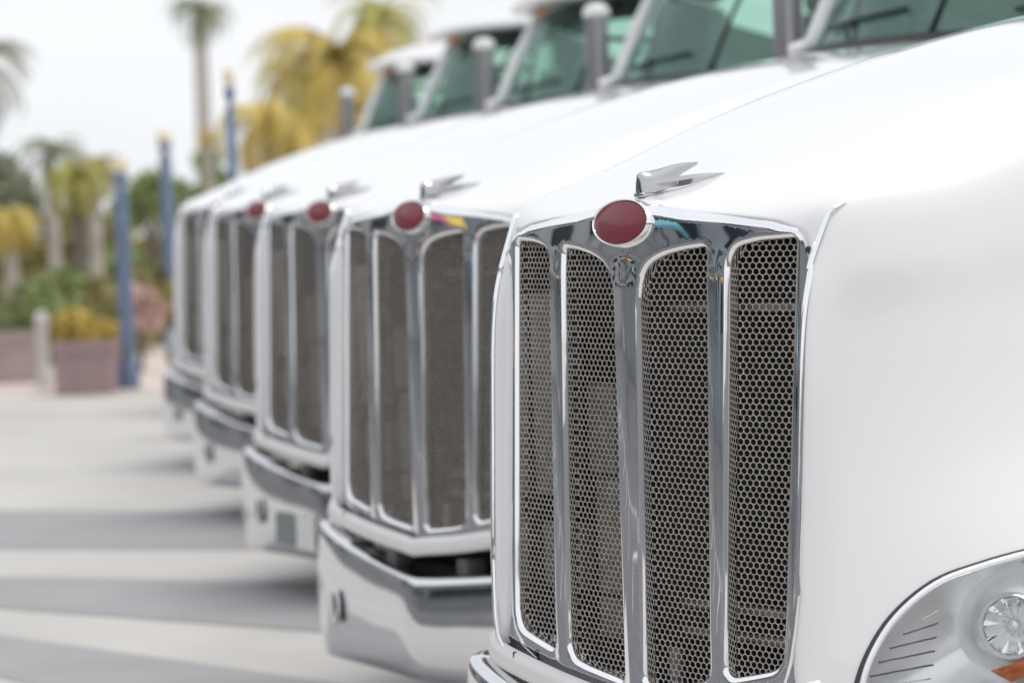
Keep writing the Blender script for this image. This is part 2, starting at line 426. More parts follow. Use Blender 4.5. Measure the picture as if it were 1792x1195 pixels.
def hood(T):
    v, f = gridmesh(SKIN); w = len(SKIN[0]); keep = []
    cy = sum(a for a, b in HLs)/len(HLs); cz = sum(b for a, b in HLs)/len(HLs)
    big = [(cy+(a-cy)*.985, cz+(b-cz)*.985) for a, b in HLs]
    gone = set()
    for q in f:
        c = sum((v[k] for k in q), V())/4
        if inside((c.y, c.z), big) and (q[0] % w) > 6*NU: gone |= set(q); continue
        keep.append(q)
    O3 = hl3(); n = len(O3); O3 = [O3[i].lerp(O3[(i+1) % n], t/6) for i in range(n) for t in range(6)]
    edge = gone & {k for q in keep for k in q}; v = [p.copy() for p in v]
    for k in edge: v[k] = min(O3, key=lambda p: (p.y-v[k].y)**2+(p.z-v[k].z)**2).copy()
    n = len(v); vv = v+[V((-p.x, p.y, p.z)) for p in v]; ff = keep+[tuple(k+n for k in q[::-1]) for q in keep]
    o = mk('hood', vv, ff, 'paint', T)
    bm = bmesh.new(); bm.from_mesh(o.data); bmesh.ops.remove_doubles(bm, verts=bm.verts, dist=1e-5); bmesh.ops.recalc_face_normals(bm, faces=bm.faces); bm.to_mesh(o.data); bm.free()
    return o
def mirror_pts(P, s): return [V((p.x*s, p.y, p.z)) for p in P]
def headlight(T, s):
    P = hl3(); n = len(P); c = sum(P, V())/n
    fx = lambda L: mirror_pts(L, s)
    # bowl of the lamp
    rings = []
    for sc, dp in ((1.0, .002), (.985, -.022), (.9, -.038), (.7, -.058), (.45, -.074), (.2, -.082)):
        rings.append([c+(p-c)*sc+HLN*dp for p in P])
    v = [p for r in rings for p in r]+[c-HLN*.083]; f = []
    for i in range(len(rings)-1):
        for k in range(n): f.append((i*n+k, i*n+(k+1) % n, (i+1)*n+(k+1) % n, (i+1)*n+k))
    f += [((len(rings)-1)*n+k, (len(rings)-1)*n+(k+1) % n, len(v)-1) for k in range(n)]
    H = mk('headlight', fx(v), f, 'silver', T, sharp=60)
    tube('lamp_seal', fx([c+(p-c)*1.004+HLN*.000 for p in P]), .0065, 'seal', H, 8, True)
    tube('lamp_bezel', fx([c+(p-c)*.966+HLN*.002 for p in P]), .0085, 'silver', H, 10, True)
    # clear lens
    rings = [[c+(p-c)*sc+HLN*dp for p in P] for sc, dp in ((.975, .003), (.85, .012), (.6, .020), (.3, .023))]
    v = [p for r in rings for p in r]+[c+HLN*.024]; f = []
    for i in range(len(rings)-1):
        for k in range(n): f.append((i*n+k, i*n+(k+1) % n, (i+1)*n+(k+1) % n, (i+1)*n+k))
    f += [((len(rings)-1)*n+k, (len(rings)-1)*n+(k+1) % n, len(v)-1) for k in range(n)]
    mk('lamp_lens', fx(v), f, 'lens', H)
    # round reflector unit
    def unit(cy, cz, r, name):
        o = V((skin_x(cy, cz), cy, cz)); z_ = V((.62, -.78, .05)).normalized(); x_ = z_.cross(V((0, 0, 1))).normalized(); y_ = z_.cross(x_)
        mt = Matrix(((x_.x, y_.x, z_.x, o.x), (x_.y, y_.y, z_.y, o.y), (x_.z, y_.z, z_.z, o.z), (0, 0, 0, 1)))
        if s < 0: mt = Matrix.Diagonal((-1, 1, 1, 1)) @ mt
        u = lathe(name, [(r*.93, -.026), (r*.97, -.012), (r*1.02, -.006), (r*1.07, -.010), (r*1.11, -.022), (r*1.20, -.024), (r*1.45, -.032), (r*1.75, -.050), (r*2.0, -.078)], 'silver', H, 40, mt, 50, False)
        lathe('reflector_bowl', [(.0, -.088), (r*.3, -.083), (r*.62, -.064), (r*.95, -.024)], 'reflector', H, 11, mt, 3, False)
        lathe('bulb_shield', [(0, -.030), (r*.16, -.034), (r*.22, -.045), (r*.2, -.085)], 'silver', H, 20, mt, 35)
    unit(.358, .893, .068, 'reflector'); unit(.56, .965, .062, 'reflector')
    # ribs stepping down the inner corner
    for k in range(6):
        z = .765+.030*k; y0 = .088+.010*k+.004*k*k*.6; y1 = .205+.006*k
        pts = []
        for q in range(9):
            t = q/8; y = y0+(y1-y0)*t; zz = z+.022*t
            if not inside((y, zz), HLs): continue
            pts.append(V((skin_x(y, zz), y, zz))-HLN*(.020-.004*t))
        if len(pts) > 2: tube('lamp_rib', fx(pts), .0022, 'bracket' if k in (1, 2, 3, 4) else 'bchrome', H, 6)
    # amber turn signal along the lower edge
    A = [(.312,.800),(.362,.816),(.395,.842),(.46,.862),(.53,.876),(.552,.880),(.505,.848),(.435,.806),(.350,.772)]
    q = [V((skin_x(a, b), a, b))-HLN*.004 for a, b in A]; ca = sum(q, V())/len(q)
    n2 = len(q); v = q+[ca+(p-ca)*.9+HLN*.010 for p in q]+[ca+HLN*.013]
    f = [(k, (k+1) % n2, n2+(k+1) % n2, n2+k) for k in range(n2)]+[(n2+k, n2+(k+1) % n2, 2*n2) for k in range(n2)]
    ts = mk('turn_signal', fx(v), f, 'amber', H, sharp=50); ts['label'] = 'amber turn signal lens at the foot of the headlight'
    return H
def lip(T):                                # white valance under the grille
    path = [(-.635,.10,.752),(-.618,.03,.745),(-.598,-.016,.732),(-.54,-.034,.714),(-.42,-.042,.692),(-.25,-.050,.667),(-.09,-.058,.650),(0,-.064,.640)]
    path = spline(path, 6); path = path+[V((-p.x, p.y, p.z)) for p in path[-2::-1]]
    prof = [(.012, .052), (-.002, .048), (-.008, .030), (-.010, .010), (-.006, -.006), (.008, -.012), (.05, -.010)]
    rows = []
    for i, p in enumerate(path):
        a = path[max(0, i-1)]; b = path[min(len(path)-1, i+1)]; t = (b-a); nrm = V((t.y, -t.x, 0)).normalized()
        rows.append([p-nrm*(-d if False else d)*1.0+V((0, 0, h)) if False else p+V((nrm.x*-d, nrm.y*-d, h)) for d, h in prof])
    v, f = gridmesh(rows); o = mk('valance', v, f, 'lip', T)
    for s in (-1, 1):
        j = [V((s*.462, -.0335, z)) for z in (.700, .725, .752)]
        rbox('panel_joint', (s*.465, -.0405, .722), (.002, .012, .058), .0008, 'seal', o, 1)
    return o
def bumper(T):
    path = [(-1.035,.62),(-1.04,.40),(-1.028,.27),(-.992,.190),(-.925,.138),(-.72,.074),(-.48,.024),(-.25,-.018),(-.06,-.054),(0,-.060)]
    P = spline([V((x, y, 0)) for x, y in path], 5); P = P+[V((-p.x, p.y, 0)) for p in P[-2::-1]]
    rows = []
    def zt(x): return .545+.112*min(1, abs(x)/.98)**1.25
    def zb(x): return .20-.03*(abs(x)/1.0)**2
    prof = [(.060, .006), (.028, .012), (.008, .008), (0., -.006), (-.004, -.030)]
    for i, p in enumerate(P):
        a = P[max(0, i-1)]; b = P[min(len(P)-1, i+1)]; t = b-a; nr = V((-t.y, t.x, 0)).normalized()      # inward
        r = [V((p.x+nr.x*d, p.y+nr.y*d, zt(p.x)+h)) for d, h in prof]
        h0 = zt(p.x)-.03; h1 = zb(p.x)
        for k in range(1, 9):
            t_ = k/8; r.append(V((p.x, p.y, 0))+nr*(-.004-.012*math.sin(t_*PI)+.05*max(0, t_-.72)**1.5)+V((0, 0, h0+(h1-h0)*t_)))
        r.append(r[-1]+nr*.05+V((0, 0, -.008)))
        rows.append(r)
    v, f = gridmesh(rows); o = mk('bumper', v, f, 'bchrome', T)
    for s in (-1, 1):                      # tow pin holes with a raised rim
        c = V((s*.66, .060, .385)); nn = V((s*-.24, .97, 0)).normalized(); tx = V((nn.y, -nn.x, 0))
        ring = [c-nn*.024+tx*.034*math.cos(2*PI*k/28)+V((0, 0, .058*math.sin(2*PI*k/28))) for k in range(28)]
        h = mk('tow_hole', [p-nn*.006 for p in ring], [tuple(range(28))], 'dark', o)
        tube('tow_hole_rim', [p-nn*.005 for p in ring], .008, 'bchrome', o, 8, True)
    return o
def emblem(T):
    n = 56; a, b = .101, .0505; c = V((0, -.0185, 1.802)); up = V((0, .22, .975)); fw = V((0, -.975, .22))
    def rg(s, d): return [c+V((1, 0, 0))*a*s*math.cos(2*PI*k/n)+up*(b+(s-1)*a)*math.sin(2*PI*k/n)+fw*d for k in range(n)]
    def stack(name, L, m, par, cap=True):
        rings = [rg(s, d) for s, d in L]; v = [p for r in rings for p in r]; f = []
        for i in range(len(rings)-1): f += [(i*n+k, i*n+(k+1) % n, (i+1)*n+(k+1) % n, (i+1)*n+k) for k in range(n)]
        if cap: f.append(tuple((len(rings)-1)*n+k for k in range(n)))
        return mk(name, v, f, m, par, sharp=60)
    E_ = stack('emblem', [(1.0, -.004), (.999, .001), (.985, .002)], 'red', T)
    stack('emblem_rim', [(1.075, -.045), (1.07, -.008), (1.055, .002), (1.035, .005), (1.012, .003), (1.0, .0), (.995, -.004)], 'chrome', E_, False)
    return E_
def ornament(T):
    z0 = 1.868
    # body: upright shield in front, ridge running back to a fine tail
    sec = [(.034, .004, z0, .044), (.042, .018, z0, .049), (.068, .024, z0+.001, .050), (.100, .019, z0+.010, .046), (.135, .012, z0+.027, .036), (.17, .007, z0+.046, .022), (.215, .002, z0+.066, .003)]
    rows = []
    for y, w, zb, h in sec:
        rows.append([V((-w, y, zb)), V((-w*.95, y, zb+h*.5)), V((-w*.55, y, zb+h*.88)), V((0, y, zb+h)), V((w*.55, y, zb+h*.88)), V((w*.95, y, zb+h*.5)), V((w, y, zb)), V((0, y, zb-.004)), V((-w, y, zb))])
    v, f = gridmesh(rows); n = len(rows[0]); f.append(tuple(range(n-1))); f.append(tuple((len(rows)-1)*n+k for k in range(n-1)))
    O = mk('hood_ornament', v, f, 'dim_chrome', T, sharp=40)
    for s in (-1, 1):
        top = [(.004,.050,z0+.024),(.045,.105,z0+.030),(.070,.160,z0+.038),(.090,.225,z0+.040)]
        low = [(.004,.046,z0+.001),(.045,.085,z0+.008),(.075,.140,z0+.018),(.090,.225,z0+.037)]
        tp = spline([V((s*x, y, z)) for x, y, z in top], 5); lw = spline([V((s*x, y, z)) for x, y, z in low], 5)
        rows = []
        for i, (p, q) in enumerate(zip(tp, lw)):
            th = .006*(1-i/len(tp))+.0006
            rows.append([p+V((0, 0, th)), (p+q)/2+V((s*.012*(1-i/len(tp)), -.004, th)), q, (p+q)/2+V((0, .004, -th)), p-V((0, 0, th*.2)), p+V((0, 0, th))])
        v, f = gridmesh(rows); mk('wing', v, f, 'dim_chrome', O, sharp=40)
    rbox('ornament_base', (0, .085, z0-.004), (.036, .10, .012), .004, 'dim_chrome', O)
    return O

def truck():
    T = empty('semi_truck')
    hood(T); grille_frame(T)
    for k, l in enumerate(OPEN): tag(grille_mesh(T, l), kind='stuff')
    # trim strip along the frame's edge, running up onto the hood
    for s in (-1, 1):
        tail = [SKIN[v][4*NU] for v in range(2*NV-1, NV+5, -1)]
        pts = [p+V((.001, -.001, .002)) for p in tail]+[SKIN[NV][u]+V((.0, -.004, .0)) for u in range(4*NU+8, 8*NU+1)]+[V(p) for p in ((.570,-.024,.86),(.552,-.029,.782),(.52,-.033,.752),(.46,-.037,.730))]
        P = [V((s*p.x, p.y, p.z)) for p in spline(pts[::2] if len(pts) % 2 else pts[:1]+pts[1::2], 3)]
        tube('grille_trim', P, [.002+.006*min(1, k/4) if k < len(P)-8 else .008-.0006*(k-len(P)+8) for k in range(len(P))], 'chrome', T, 10)
    lip(T); bumper(T); emblem(T); ornament(T)
    for s in (-1, 1): headlight(T, s)
    # what stands behind the mesh
    rad = rbox('radiator', (0, .19, 1.24), (1.08, .04, 1.06), .01, 'radiator', T, 1)
    rbox('radiator_shroud', (0, .10, .69), (1.08, .20, .05), .01, 'radiator', rad, 1)
    rbox('radiator_shroud', (0, .15, 1.775), (.96, .07, .02), .004, 'radiator', rad, 1)
    for s in (-1, 1): rbox('radiator_shroud', (s*.562, .13, 1.25), (.02, .14, .98), .004, 'radiator', rad, 1)
    for k, (x, z, w, h) in enumerate([(-.44, 1.38, .15, .50), (-.42, .98, .16, .16), (-.25, 1.30, .11, .22), (-.24, 1.04, .10, .28), (-.24, .84, .12, .10), (-.47, .86, .06, .16)]):
        rbox('condenser_block', (x, .10+.006*k, z), (w, .05, h), .008, 'condenser', rad, 2)
    for z, x0, x1 in ((1.600, .05, .54), (.905, .06, .54), (.84, .06, .54), (1.20, -.54, -.35)): tube('coolant_pipe', [(x0, .085, z), (x1, .095, z+.004)], .011, 'condenser', rad, 8)
    for k in range(26): rbox('radiator_fin', (.30, .160, .80+.036*k), (.50, .02, .006), .001, 'dark', rad, 1)
    w = rbox('wiring_clip', (.085, .035, .765), (.035, .02, .085), .006, 'bracket', T, 2)
    # below the hood: dark frame and brackets
    ch = rbox('chassis', (0, 2.4, .62), (.86, 4.4, .24), .02, 'dark', T, 1)
    rbox('cross_member', (0, .17, .50), (1.5, .12, .16), .02, 'dark', ch, 1)
    for x in (-.62, -.32, .14, .46): rbox('bracket', (x, .085+.05*abs(x), .585), (.07, .09, .075), .01, 'bracket', ch, 2)
    # cab
    had = set(bpy.data.objects)
    cab(T)
    for o in set(bpy.data.objects)-had: o.data.transform(Matrix.Translation((0, .955, .165)))
    for s in (-1, 1):
        wheel(T, s)
    return T
def wheel(T, s):
    mt = Matrix.Translation((s*.93, 1.36, .51)) @ Matrix.Rotation(s*PI/2, 4, 'Y')
    t = lathe('tyre', [(.29, -.13), (.40, -.15), (.485, -.135), (.51, -.10), (.51, .10), (.485, .135), (.40, .15), (.29, .13)], 'rubber', T, 40, mt)
    lathe('rim', [(0, .05), (.09, .06), (.11, .02), (.20, .0), (.27, .06), (.30, .125), (.285, .05), (.285, -.05)], 'steel', t, 32, mt)
def panel(name, quad, th, m, par, nd=None):                # flat plate with a thickness
    q = [V(p) for p in quad]; n = (q[1]-q[0]).cross(q[2]-q[0]).normalized() if nd is None else V(nd)
    k = len(q); v = q+[p+n*th for p in q]; f = [tuple(range(k)), tuple(range(2*k-1, k-1, -1))]+[(i, (i+1) % k, k+(i+1) % k, k+i) for i in range(k)]
    o = mk(name, v, f, m, par, smooth=False)
    return o
WB = [V(p) for p in ((-.955,1.69,2.235),(-.80,1.61,2.245),(-.5,1.525,2.252),(0,1.48,2.257))]
WT = [V(p) for p in ((-.905,2.05,2.835),(-.76,1.995,2.862),(-.48,1.935,2.878),(0,1.90,2.884))]
def cab(T):
    wb = spline(WB, 5); wb = wb+mirror_pts(wb[-2::-1], -1); wt = spline(WT, 5); wt = wt+mirror_pts(wt[-2::-1], -1)
    # lower body of the cab, one shell (sides, firewall, back)
    zs = [.55, 1.0, 1.6, 2.0, 2.24]
    plan = [(-.93, 1.66), (-1.03, 1.86), (-1.06, 2.2), (-1.06, 3.45), (-.98, 3.6), (.98, 3.6), (1.06, 3.45), (1.06, 2.2), (1.03, 1.86), (.93, 1.66)]
    rows = []
    for z in zs: rows.append([V((x*(1 if z < 1.9 else 1-.03*(z-1.9)), y, z)) for x, y in plan+[plan[0]]])
    v, f = gridmesh(rows); B = mk('cab', v, f, 'paint', T, sharp=30)
    # cowl between hood and glass
    rows = []
    for i, p in enumerate(wb):
        rows.append([p+V((0, .012, .0)), p+V((0, -.03, .004)), p+V((0, -.10, -.03)), p+V((0, -.12, -.20))])
    v, f = gridmesh(rows); mk('cowl', v, f, 'rubber', T)
    for s in (-1, 1):                       # white corner of the cowl under each pillar
        rbox('cowl_corner', (s*.972, 1.665, 2.245), (.085, .15, .09), .03, 'paint', T, 4, Matrix.Rotation(R(18), 3, 'X'))
    # windshield: two curved panes with a centre bar
    for a, b in ((0, len(wb)//2), (len(wb)//2, len(wb)-1)):
        rows = [[wb[i].lerp(wt[i], t/6)+V((0, -.02*math.sin(PI*t/6), 0)) for t in range(7)] for i in range(a, b+1)]
        v, f = gridmesh(rows); mk('windshield', v, f, 'glass', T)
    k = len(wb)//2; tube('windshield_bar', [wb[k]+V((0, -.006, 0)), (wb[k]+wt[k])/2+V((0, -.026, 0)), wt[k]+V((0, -.006, 0))], .011, 'rubber', T, 8)
    for i0, i1, ib in ((6, 13, 10), (19, 26, 21)):
        q = lambda i, t: wb[i].lerp(wt[i], t)+V((0, -.022, .006))
        wpr = tube('wiper', [q(i, .10+.010*(i-i0)) for i in range(i0, i1+1)], .009, 'rubber', T, 6)
        tube('wiper_arm', [q(ib, -.03), q((i0+i1)//2, .085)+V((0, -.012, .012)), q((i0+i1)//2, .14)], .006, 'rubber', wpr, 6)
    # pillars
    for s in (-1, 1):
        a = V((s*.972, 1.70, 2.22)); b = V((s*.925, 2.08, 2.87)); P = [a.lerp(b, t/6)+V((s*.014*math.sin(PI*t/6), -.015*math.sin(PI*t/6), 0)) for t in range(7)]
        tube('pillar', P, .050, 'paint', T, 14)
        tube('window_seal', [p+V((-s*.040, -.012, 0)) for p in P], .010, 'rubber', T, 6)
        panel('rear_pillar', [(s*1.045, 3.36, 2.22), (s*1.045, 3.6, 2.22), (s*.955, 3.6, 2.95), (s*.955, 3.36, 2.95)], .06, 'paint', T, (-s, 0, 0))
        # side window (a pane you see the sky through)
        mk('side_window', [(s*1.035, 1.86, 2.24), (s*1.035, 3.36, 2.24), (s*.955, 3.36, 2.86), (s*.955, 2.14, 2.86)], [(0, 1, 2, 3)], 'sglass', T, smooth=False)
        rbox('window_post', (s*1.005, 2.02, 2.53), (.03, .035, .60), .008, 'rubber', T, 2, Matrix.Rotation(R(-7)*s, 3, 'Y') @ Matrix.Rotation(R(-10), 3, 'X'))
        dr = panel('door', [(s*1.066, 1.95, 1.05), (s*1.066, 2.95, 1.05), (s*1.066, 2.95, 2.16), (s*1.066, 1.95, 2.16)], .012, 'paint', T, (s, 0, 0))
        rbox('door_handle', (s*1.085, 2.85, 1.75), (.03, .14, .05), .01, 'chrome', dr, 2)
        # door mirror: tall grey shell with a bright cap
        m = V((s*1.205, 1.775, 0))
        body = column('mirror', m, 1.98, 2.625, .062, .050, 'mirror_shell', T)
        column('mirror_cap', m, 2.615, 2.690, .074, .060, 'paint', body, True)
        tube('mirror_arm', [m+V((0, .0, 2.10)), V((s*1.06, 1.93, 2.08))], .016, 'rubber', body, 8)
        tube('mirror_arm', [m+V((0, .0, 2.50)), V((s*1.0, 1.99, 2.48))], .014, 'rubber', body, 8)
    # roof and sun visor
    yy = [(2.02, 2.845, .90), (2.0, 2.90, .925), (2.08, 2.955, .945), (2.3, 3.03, .96), (2.7, 3.12, .965), (3.2, 3.17, .965), (3.62, 3.15, .95), (3.64, 2.95, .95)]
    rows = []
    for y, z, w in yy:
        r = []
        for q in range(13):
            t = -1+q/6; r.append(V((w*t, y-.13*(1-abs(t)**2.2)*max(0, (2.3-y)/.4 if y < 2.3 else 0)*.8, z-.075*abs(t)**5)))
        rows.append(r)
    v, f = gridmesh(rows); rf = mk('roof', v, f, 'paint', T, sharp=50)
    rows = [[V((1.0*t/6, 1.64+.20*abs(t/6)**2.4+d, 2.925-.045*abs(t/6)**4+h)) for t in range(-6, 7)] for d, h in ((.62, .155), (.42, .140), (.26, .105), (.12, .056), (.03, .012), (.0, -.016), (-.002, -.034), (.02, -.050), (.08, -.058), (.44, -.050))]
    v, f = gridmesh(rows); vs = mk('sun_visor', v, f, 'paint', T, sharp=60)
    mk('visor_underside', [p for t in range(-6, 7) for p in (V((.92*t/6, 1.90+.18*abs(t/6)**2.4, 2.866-.045*abs(t/6)**4)), V((.90*t/6, 1.90+.16*abs(t/6)**2, 2.735-.03*abs(t/6)**4)))],
       [(2*i, 2*i+2, 2*i+3, 2*i+1) for i in range(12)], 'rubber', vs)
    for x in (-.72, -.36, 0, .36, .72):
        rbox('marker_light', (x, 2.34+.04*abs(x), 3.062), (.16, .08, .045), .014, 'orange', rf, 3)
    for s in (-1, 1): rbox('marker_light', (s*.86, 1.985, 2.832), (.09, .05, .03), .01, 'orange', rf, 3)
    for q in ([(-.97, 3.58, 2.2), (.97, 3.58, 2.2), (.97, 3.58, 2.36), (-.97, 3.58, 2.36)], [(-.96, 3.58, 2.80), (.96, 3.58, 2.80), (.95, 3.58, 3.05), (-.95, 3.58, 3.05)], [(-.97, 3.58, 2.36), (-.82, 3.58, 2.36), (-.82, 3.58, 2.80), (-.96, 3.58, 2.80)], [(.82, 3.58, 2.36), (.97, 3.58, 2.36), (.96, 3.58, 2.80), (.82, 3.58, 2.80)]):
        panel('back_wall', q, .04, 'headliner', T, (0, 1, 0))
    mk('rear_window', [(-.82, 3.6, 2.36), (.82, 3.6, 2.36), (.82, 3.6, 2.80), (-.82, 3.6, 2.80)], [(0, 1, 2, 3)], 'sglass', T, smooth=False)
    # inside
    ds = rbox('dashboard', (0, 1.80, 2.16), (1.80, .42, .22), .07, 'interior', T, 3)
    tube('steering_wheel', [V((.48+.21*math.cos(a), 2.12+.10*math.sin(a), 2.25+.17*math.sin(a))) for a in [2*PI*k/24 for k in range(24)]], .015, 'rubber', ds, 8, True)
    for x in (-.48, .48):
        st = rbox('seat', (x, 2.72, 2.24), (.50, .15, .72), .07, 'seatcloth', T, 3, Matrix.Rotation(R(-8), 3, 'X'))
        rbox('headrest', (x, 2.80, 2.70), (.28, .11, .20), .045, 'seatcloth', st, 3)
        rbox('seat_cushion', (x, 2.48, 1.86), (.52, .52, .14), .05, 'seatcloth', st, 3)
    return B
def column(name, c, z0, z1, rx, ry, m, par, dome=False):
    n = 28; L = [(1., 0.), (1., .25), (1., .5), (1., .75), (1., 1.)]
    if dome: L = [(.97, 0), (1., .04), (1., .12), (.96, .40), (.86, .66), (.68, .86), (.40, .97), (.1, 1.0)]
    v = []; f = []
    for s, t in L:
        for k in range(n):
            a = 2*PI*k/n; v.append(V((c.x+rx*s*sgp(math.cos(a), .6), c.y+ry*s*sgp(math.sin(a), .6), z0+(z1-z0)*t)))
    for i in range(len(L)-1): f += [(i*n+k, i*n+(k+1) % n, (i+1)*n+(k+1) % n, (i+1)*n+k) for k in range(n)]
    f.append(tuple(range(n))[::-1]); f.append(tuple((len(L)-1)*n+k for k in range(n)))
    return mk(name, v, f, m, par, sharp=50)

OFFS = [(0, 0, 0), (-3.200, 1.515, -.1), (-6.412, 3.135, 3.84), (-9.61, 4.69, 5.26), (-12.73, 6.245, 7.5), (-17.5, 9.10, 14.)]
LAB = ['nearest white semi truck, its chrome honeycomb grille in sharp focus',
       'second white semi truck from the camera, whole chrome bumper in view beside the nearest',
       'third white semi truck in the row, with a white plate on its bumper',
       'fourth white semi truck, red emblem half hidden behind the third truck',
       'fifth white semi truck, the leftmost grille and bumper of the row',
       'farthest white semi truck, only its cab roof, pillar and mirror showing past the others']
T0 = truck()
for i, (x, y, a) in enumerate(OFFS):
    t = T0 if i == 0 else copy_tree(T0)
    t.location = (x, y, 0); t.rotation_euler = (0, 0, R(a))
    tag(t, LAB[i], 'truck', 'white semi trucks parked side by side')
    if i == 2:
        b = [c for c in t.children if c.name.startswith('bumper')][0]
        for nm, px, py, w, h, m in (('license_plate', -.145, -.062, .205, .165, 'plate_w'), ('grey_rectangle', -.368, -.021, .215, .150, 'rect_g')):  # a white plate, and a plain grey rectangle beside it
            o = rbox(nm, (0, 0, 0), (w, .006, h), .002, m, b, 1); o.location = (px, py-.004, .322); o.rotation_euler = (0, 0, -.18)

# ================================================================== BACKGROUND
def mleaf(name, c, var=.35): return mat(name, c, .7, noise=(1.7, var, 3))
m_bark = mat('palm_bark', (.44, .41, .37), .9, noise=(6., .25, 4)); m_bark2 = mat('dark_bark', (.17, .15, .13), .9, noise=(8., .3, 4))
m_pg = mleaf('palm_green', (.20, .23, .12)); m_py = mleaf('palm_yellow', (.56, .44, .12)); m_pyg = mleaf('palm_yellow_green', (.40, .38, .10)); m_gr = mleaf('leaf_green', (.27, .33, .13)); m_dk = mleaf('leaf_dark', (.22, .24, .16)); m_ol = mleaf('leaf_olive', (.34, .31, .13))
def palm(name, base, h, tr, fl, nf, m, label, lean=(0, 0), drop=1., bark=None, group=None, seed=1):
    rnd = random.Random(seed); T = empty(name, base, label=label, cat='palm tree', group=group)
    pts = []; rad = []
    for i in range(13):
        t = i/12; pts.append(V((lean[0]*t*t, lean[1]*t*t, h*t))); rad.append(tr*(1.25-.45*t+(.25*(1-t*6) if t < 1/6 else 0)))
    tube('trunk', pts, rad, bark or m_bark, T, 10)
    top = pts[-1]; v = []; f = []
    for k in range(nf):
        az = 2*PI*(k+rnd.random()*.8)/nf*3.0; el = R(rnd.uniform(-15, 75)); L = fl*rnd.uniform(.8, 1.1)
        d = V((math.cos(az), math.sin(az), 0)); sp = []; p = top.copy(); e = el; n = 14
        for i in range(n+1):
            sp.append(p.copy()); p = p+(d*math.cos(e)+V((0, 0, 1))*math.sin(e))*L/n; e -= R(rnd.uniform(8, 12))*drop
        side = d.cross(V((0, 0, 1)))
        for i in range(1, n+1):
            t = i/n; w = L*.22*math.sin(PI*min(1, t*.93+.06))**.7*(1-.3*t)
            ax = (sp[i]-sp[i-1]).normalized()
            for s in (-1, 1):
                for q in range(2):
                    o = sp[i-1].lerp(sp[i], q/2); tip = o+(side*s*.8+ax*.55+V((0, 0, -.45*drop*rnd.uniform(.5, 1.3))))*w
                    b0 = len(v); v += [o, o+ax*L/n*.42, tip]; f.append((b0, b0+1, b0+2))
            b0 = len(v); r = side*.012*L*(1-t*.8); v += [sp[i-1]-r, sp[i-1]+r, sp[i]+r, sp[i]-r]; f.append((b0, b0+1, b0+2, b0+3))
    c = mk('crown', v, f, m, T, smooth=False)
    return T
def leafy(name, base, h, blobs, m, label, cat='tree', trunk=.08, n=900, ls=.10, group=None, seed=1, bark=None):
    rnd = random.Random(seed); T = empty(name, base, label=label, cat=cat, group=group)
    if trunk:
        hub = V((0, 0, h*.45)); tube('trunk', [V((0, 0, 0)), V((.04, .02, h*.25)), hub, V((.0, .03, h*.62))], [trunk*1.3, trunk, trunk*.85, trunk*.5], bark or m_bark2, T, 8)
        for i, (x, y, z, r) in enumerate(blobs[:5]): tube('limb', [hub*.8, (hub+V((x, y, z)))/2, V((x, y, z))], [trunk*.55, trunk*.35, trunk*.12], bark or m_bark2, T, 6)
    v = []; f = []; tot = sum(b[3]**2 for b in blobs)
    for x, y, z, r in blobs:
        for _ in range(int(n*r*r/tot)):
            d = V((rnd.gauss(0, 1), rnd.gauss(0, 1), rnd.gauss(0, 1))).normalized()*r*rnd.uniform(.35, 1.05)**.6
            p = V((x, y, z))+V((d.x, d.y, d.z*.85)); a = V((rnd.gauss(0, 1), rnd.gauss(0, 1), rnd.gauss(0, 1))).normalized(); b = a.cross(V((rnd.gauss(0, 1), rnd.gauss(0, 1), rnd.gauss(0, 1)))).normalized(); l = ls*rnd.uniform(.6, 1.4)
            b0 = len(v); v += [p-a*l, p+b*l*.45, p+a*l, p-b*l*.45]; f.append((b0, b0+1, b0+2, b0+3))
    mk('crown', v, f, m, T, smooth=False)
    return T
def gp(px, d, z=0.):                        # place on the ground straight below image column px at depth d
    p = at(px, 340, d); return V((p.x, p.y, z))
def ht(py, d, px=200): return at(px, py, d).z

palm('tall_palm', gp(362, 120), ht(22, 120, 360), .30, 2.1, 26, m_pg, 'tall slim palm with small grey-green crown standing alone against the sky', seed=3, drop=1.15)
palm('dark_palm', gp(-45, 60), ht(118, 60, 0), .22, 2.0, 30, m_dk, 'dark grey-green palm cut by the left edge high in the sky', seed=5)
palm('yellow_palm', gp(600, 60), ht(110, 60, 600), .16, 2.6, 36, m_py, 'big golden palm behind the truck mirrors', seed=8, drop=1.25)
palm('yellow_palm', gp(478, 48), ht(215, 48, 478), .14, 1.55, 30, m_py, 'golden palm right of the slim blue post with the globe', seed=9, drop=1.35)
palm('yellow_palm', gp(545, 66), ht(150, 66, 545), .15, 1.9, 28, m_pyg, 'yellow-green palm between the two golden palms', seed=17, drop=1.2)
palm('yellow_palm', gp(675, 70), ht(25, 70, 675), .2, 2.0, 22, m_pyg, 'yellow-green palm above the farthest truck roof', seed=10, drop=1.2)
palm('yellow_palm', gp(368, 75), ht(232, 75, 368), .12, .7, 16, m_py, 'small golden palm crown against the tall slim palm trunk', seed=18, drop=1.4)
palm('green_palm', gp(92, 50), ht(268, 50, 92), .09, .85, 24, m_pg, 'small dark green palm at the left above the golden bushes', seed=11)
palm('yellow_palm', gp(135, 42), ht(310, 42, 135), .10, .9, 28, m_pyg, 'yellow-green palm between the small dark palm and the first blue post', seed=12, drop=1.4, bark=m_bark2)
palm('yellow_palm', gp(15, 38), ht(380, 38, 15), .09, .75, 28, m_py, 'low golden palm at the left edge', seed=13, drop=1.5)
palm('green_palm', gp(165, 46), ht(292, 46, 165), .09, .8, 24, m_ol, 'olive palm just left of the first blue post', seed=16, drop=1.3)
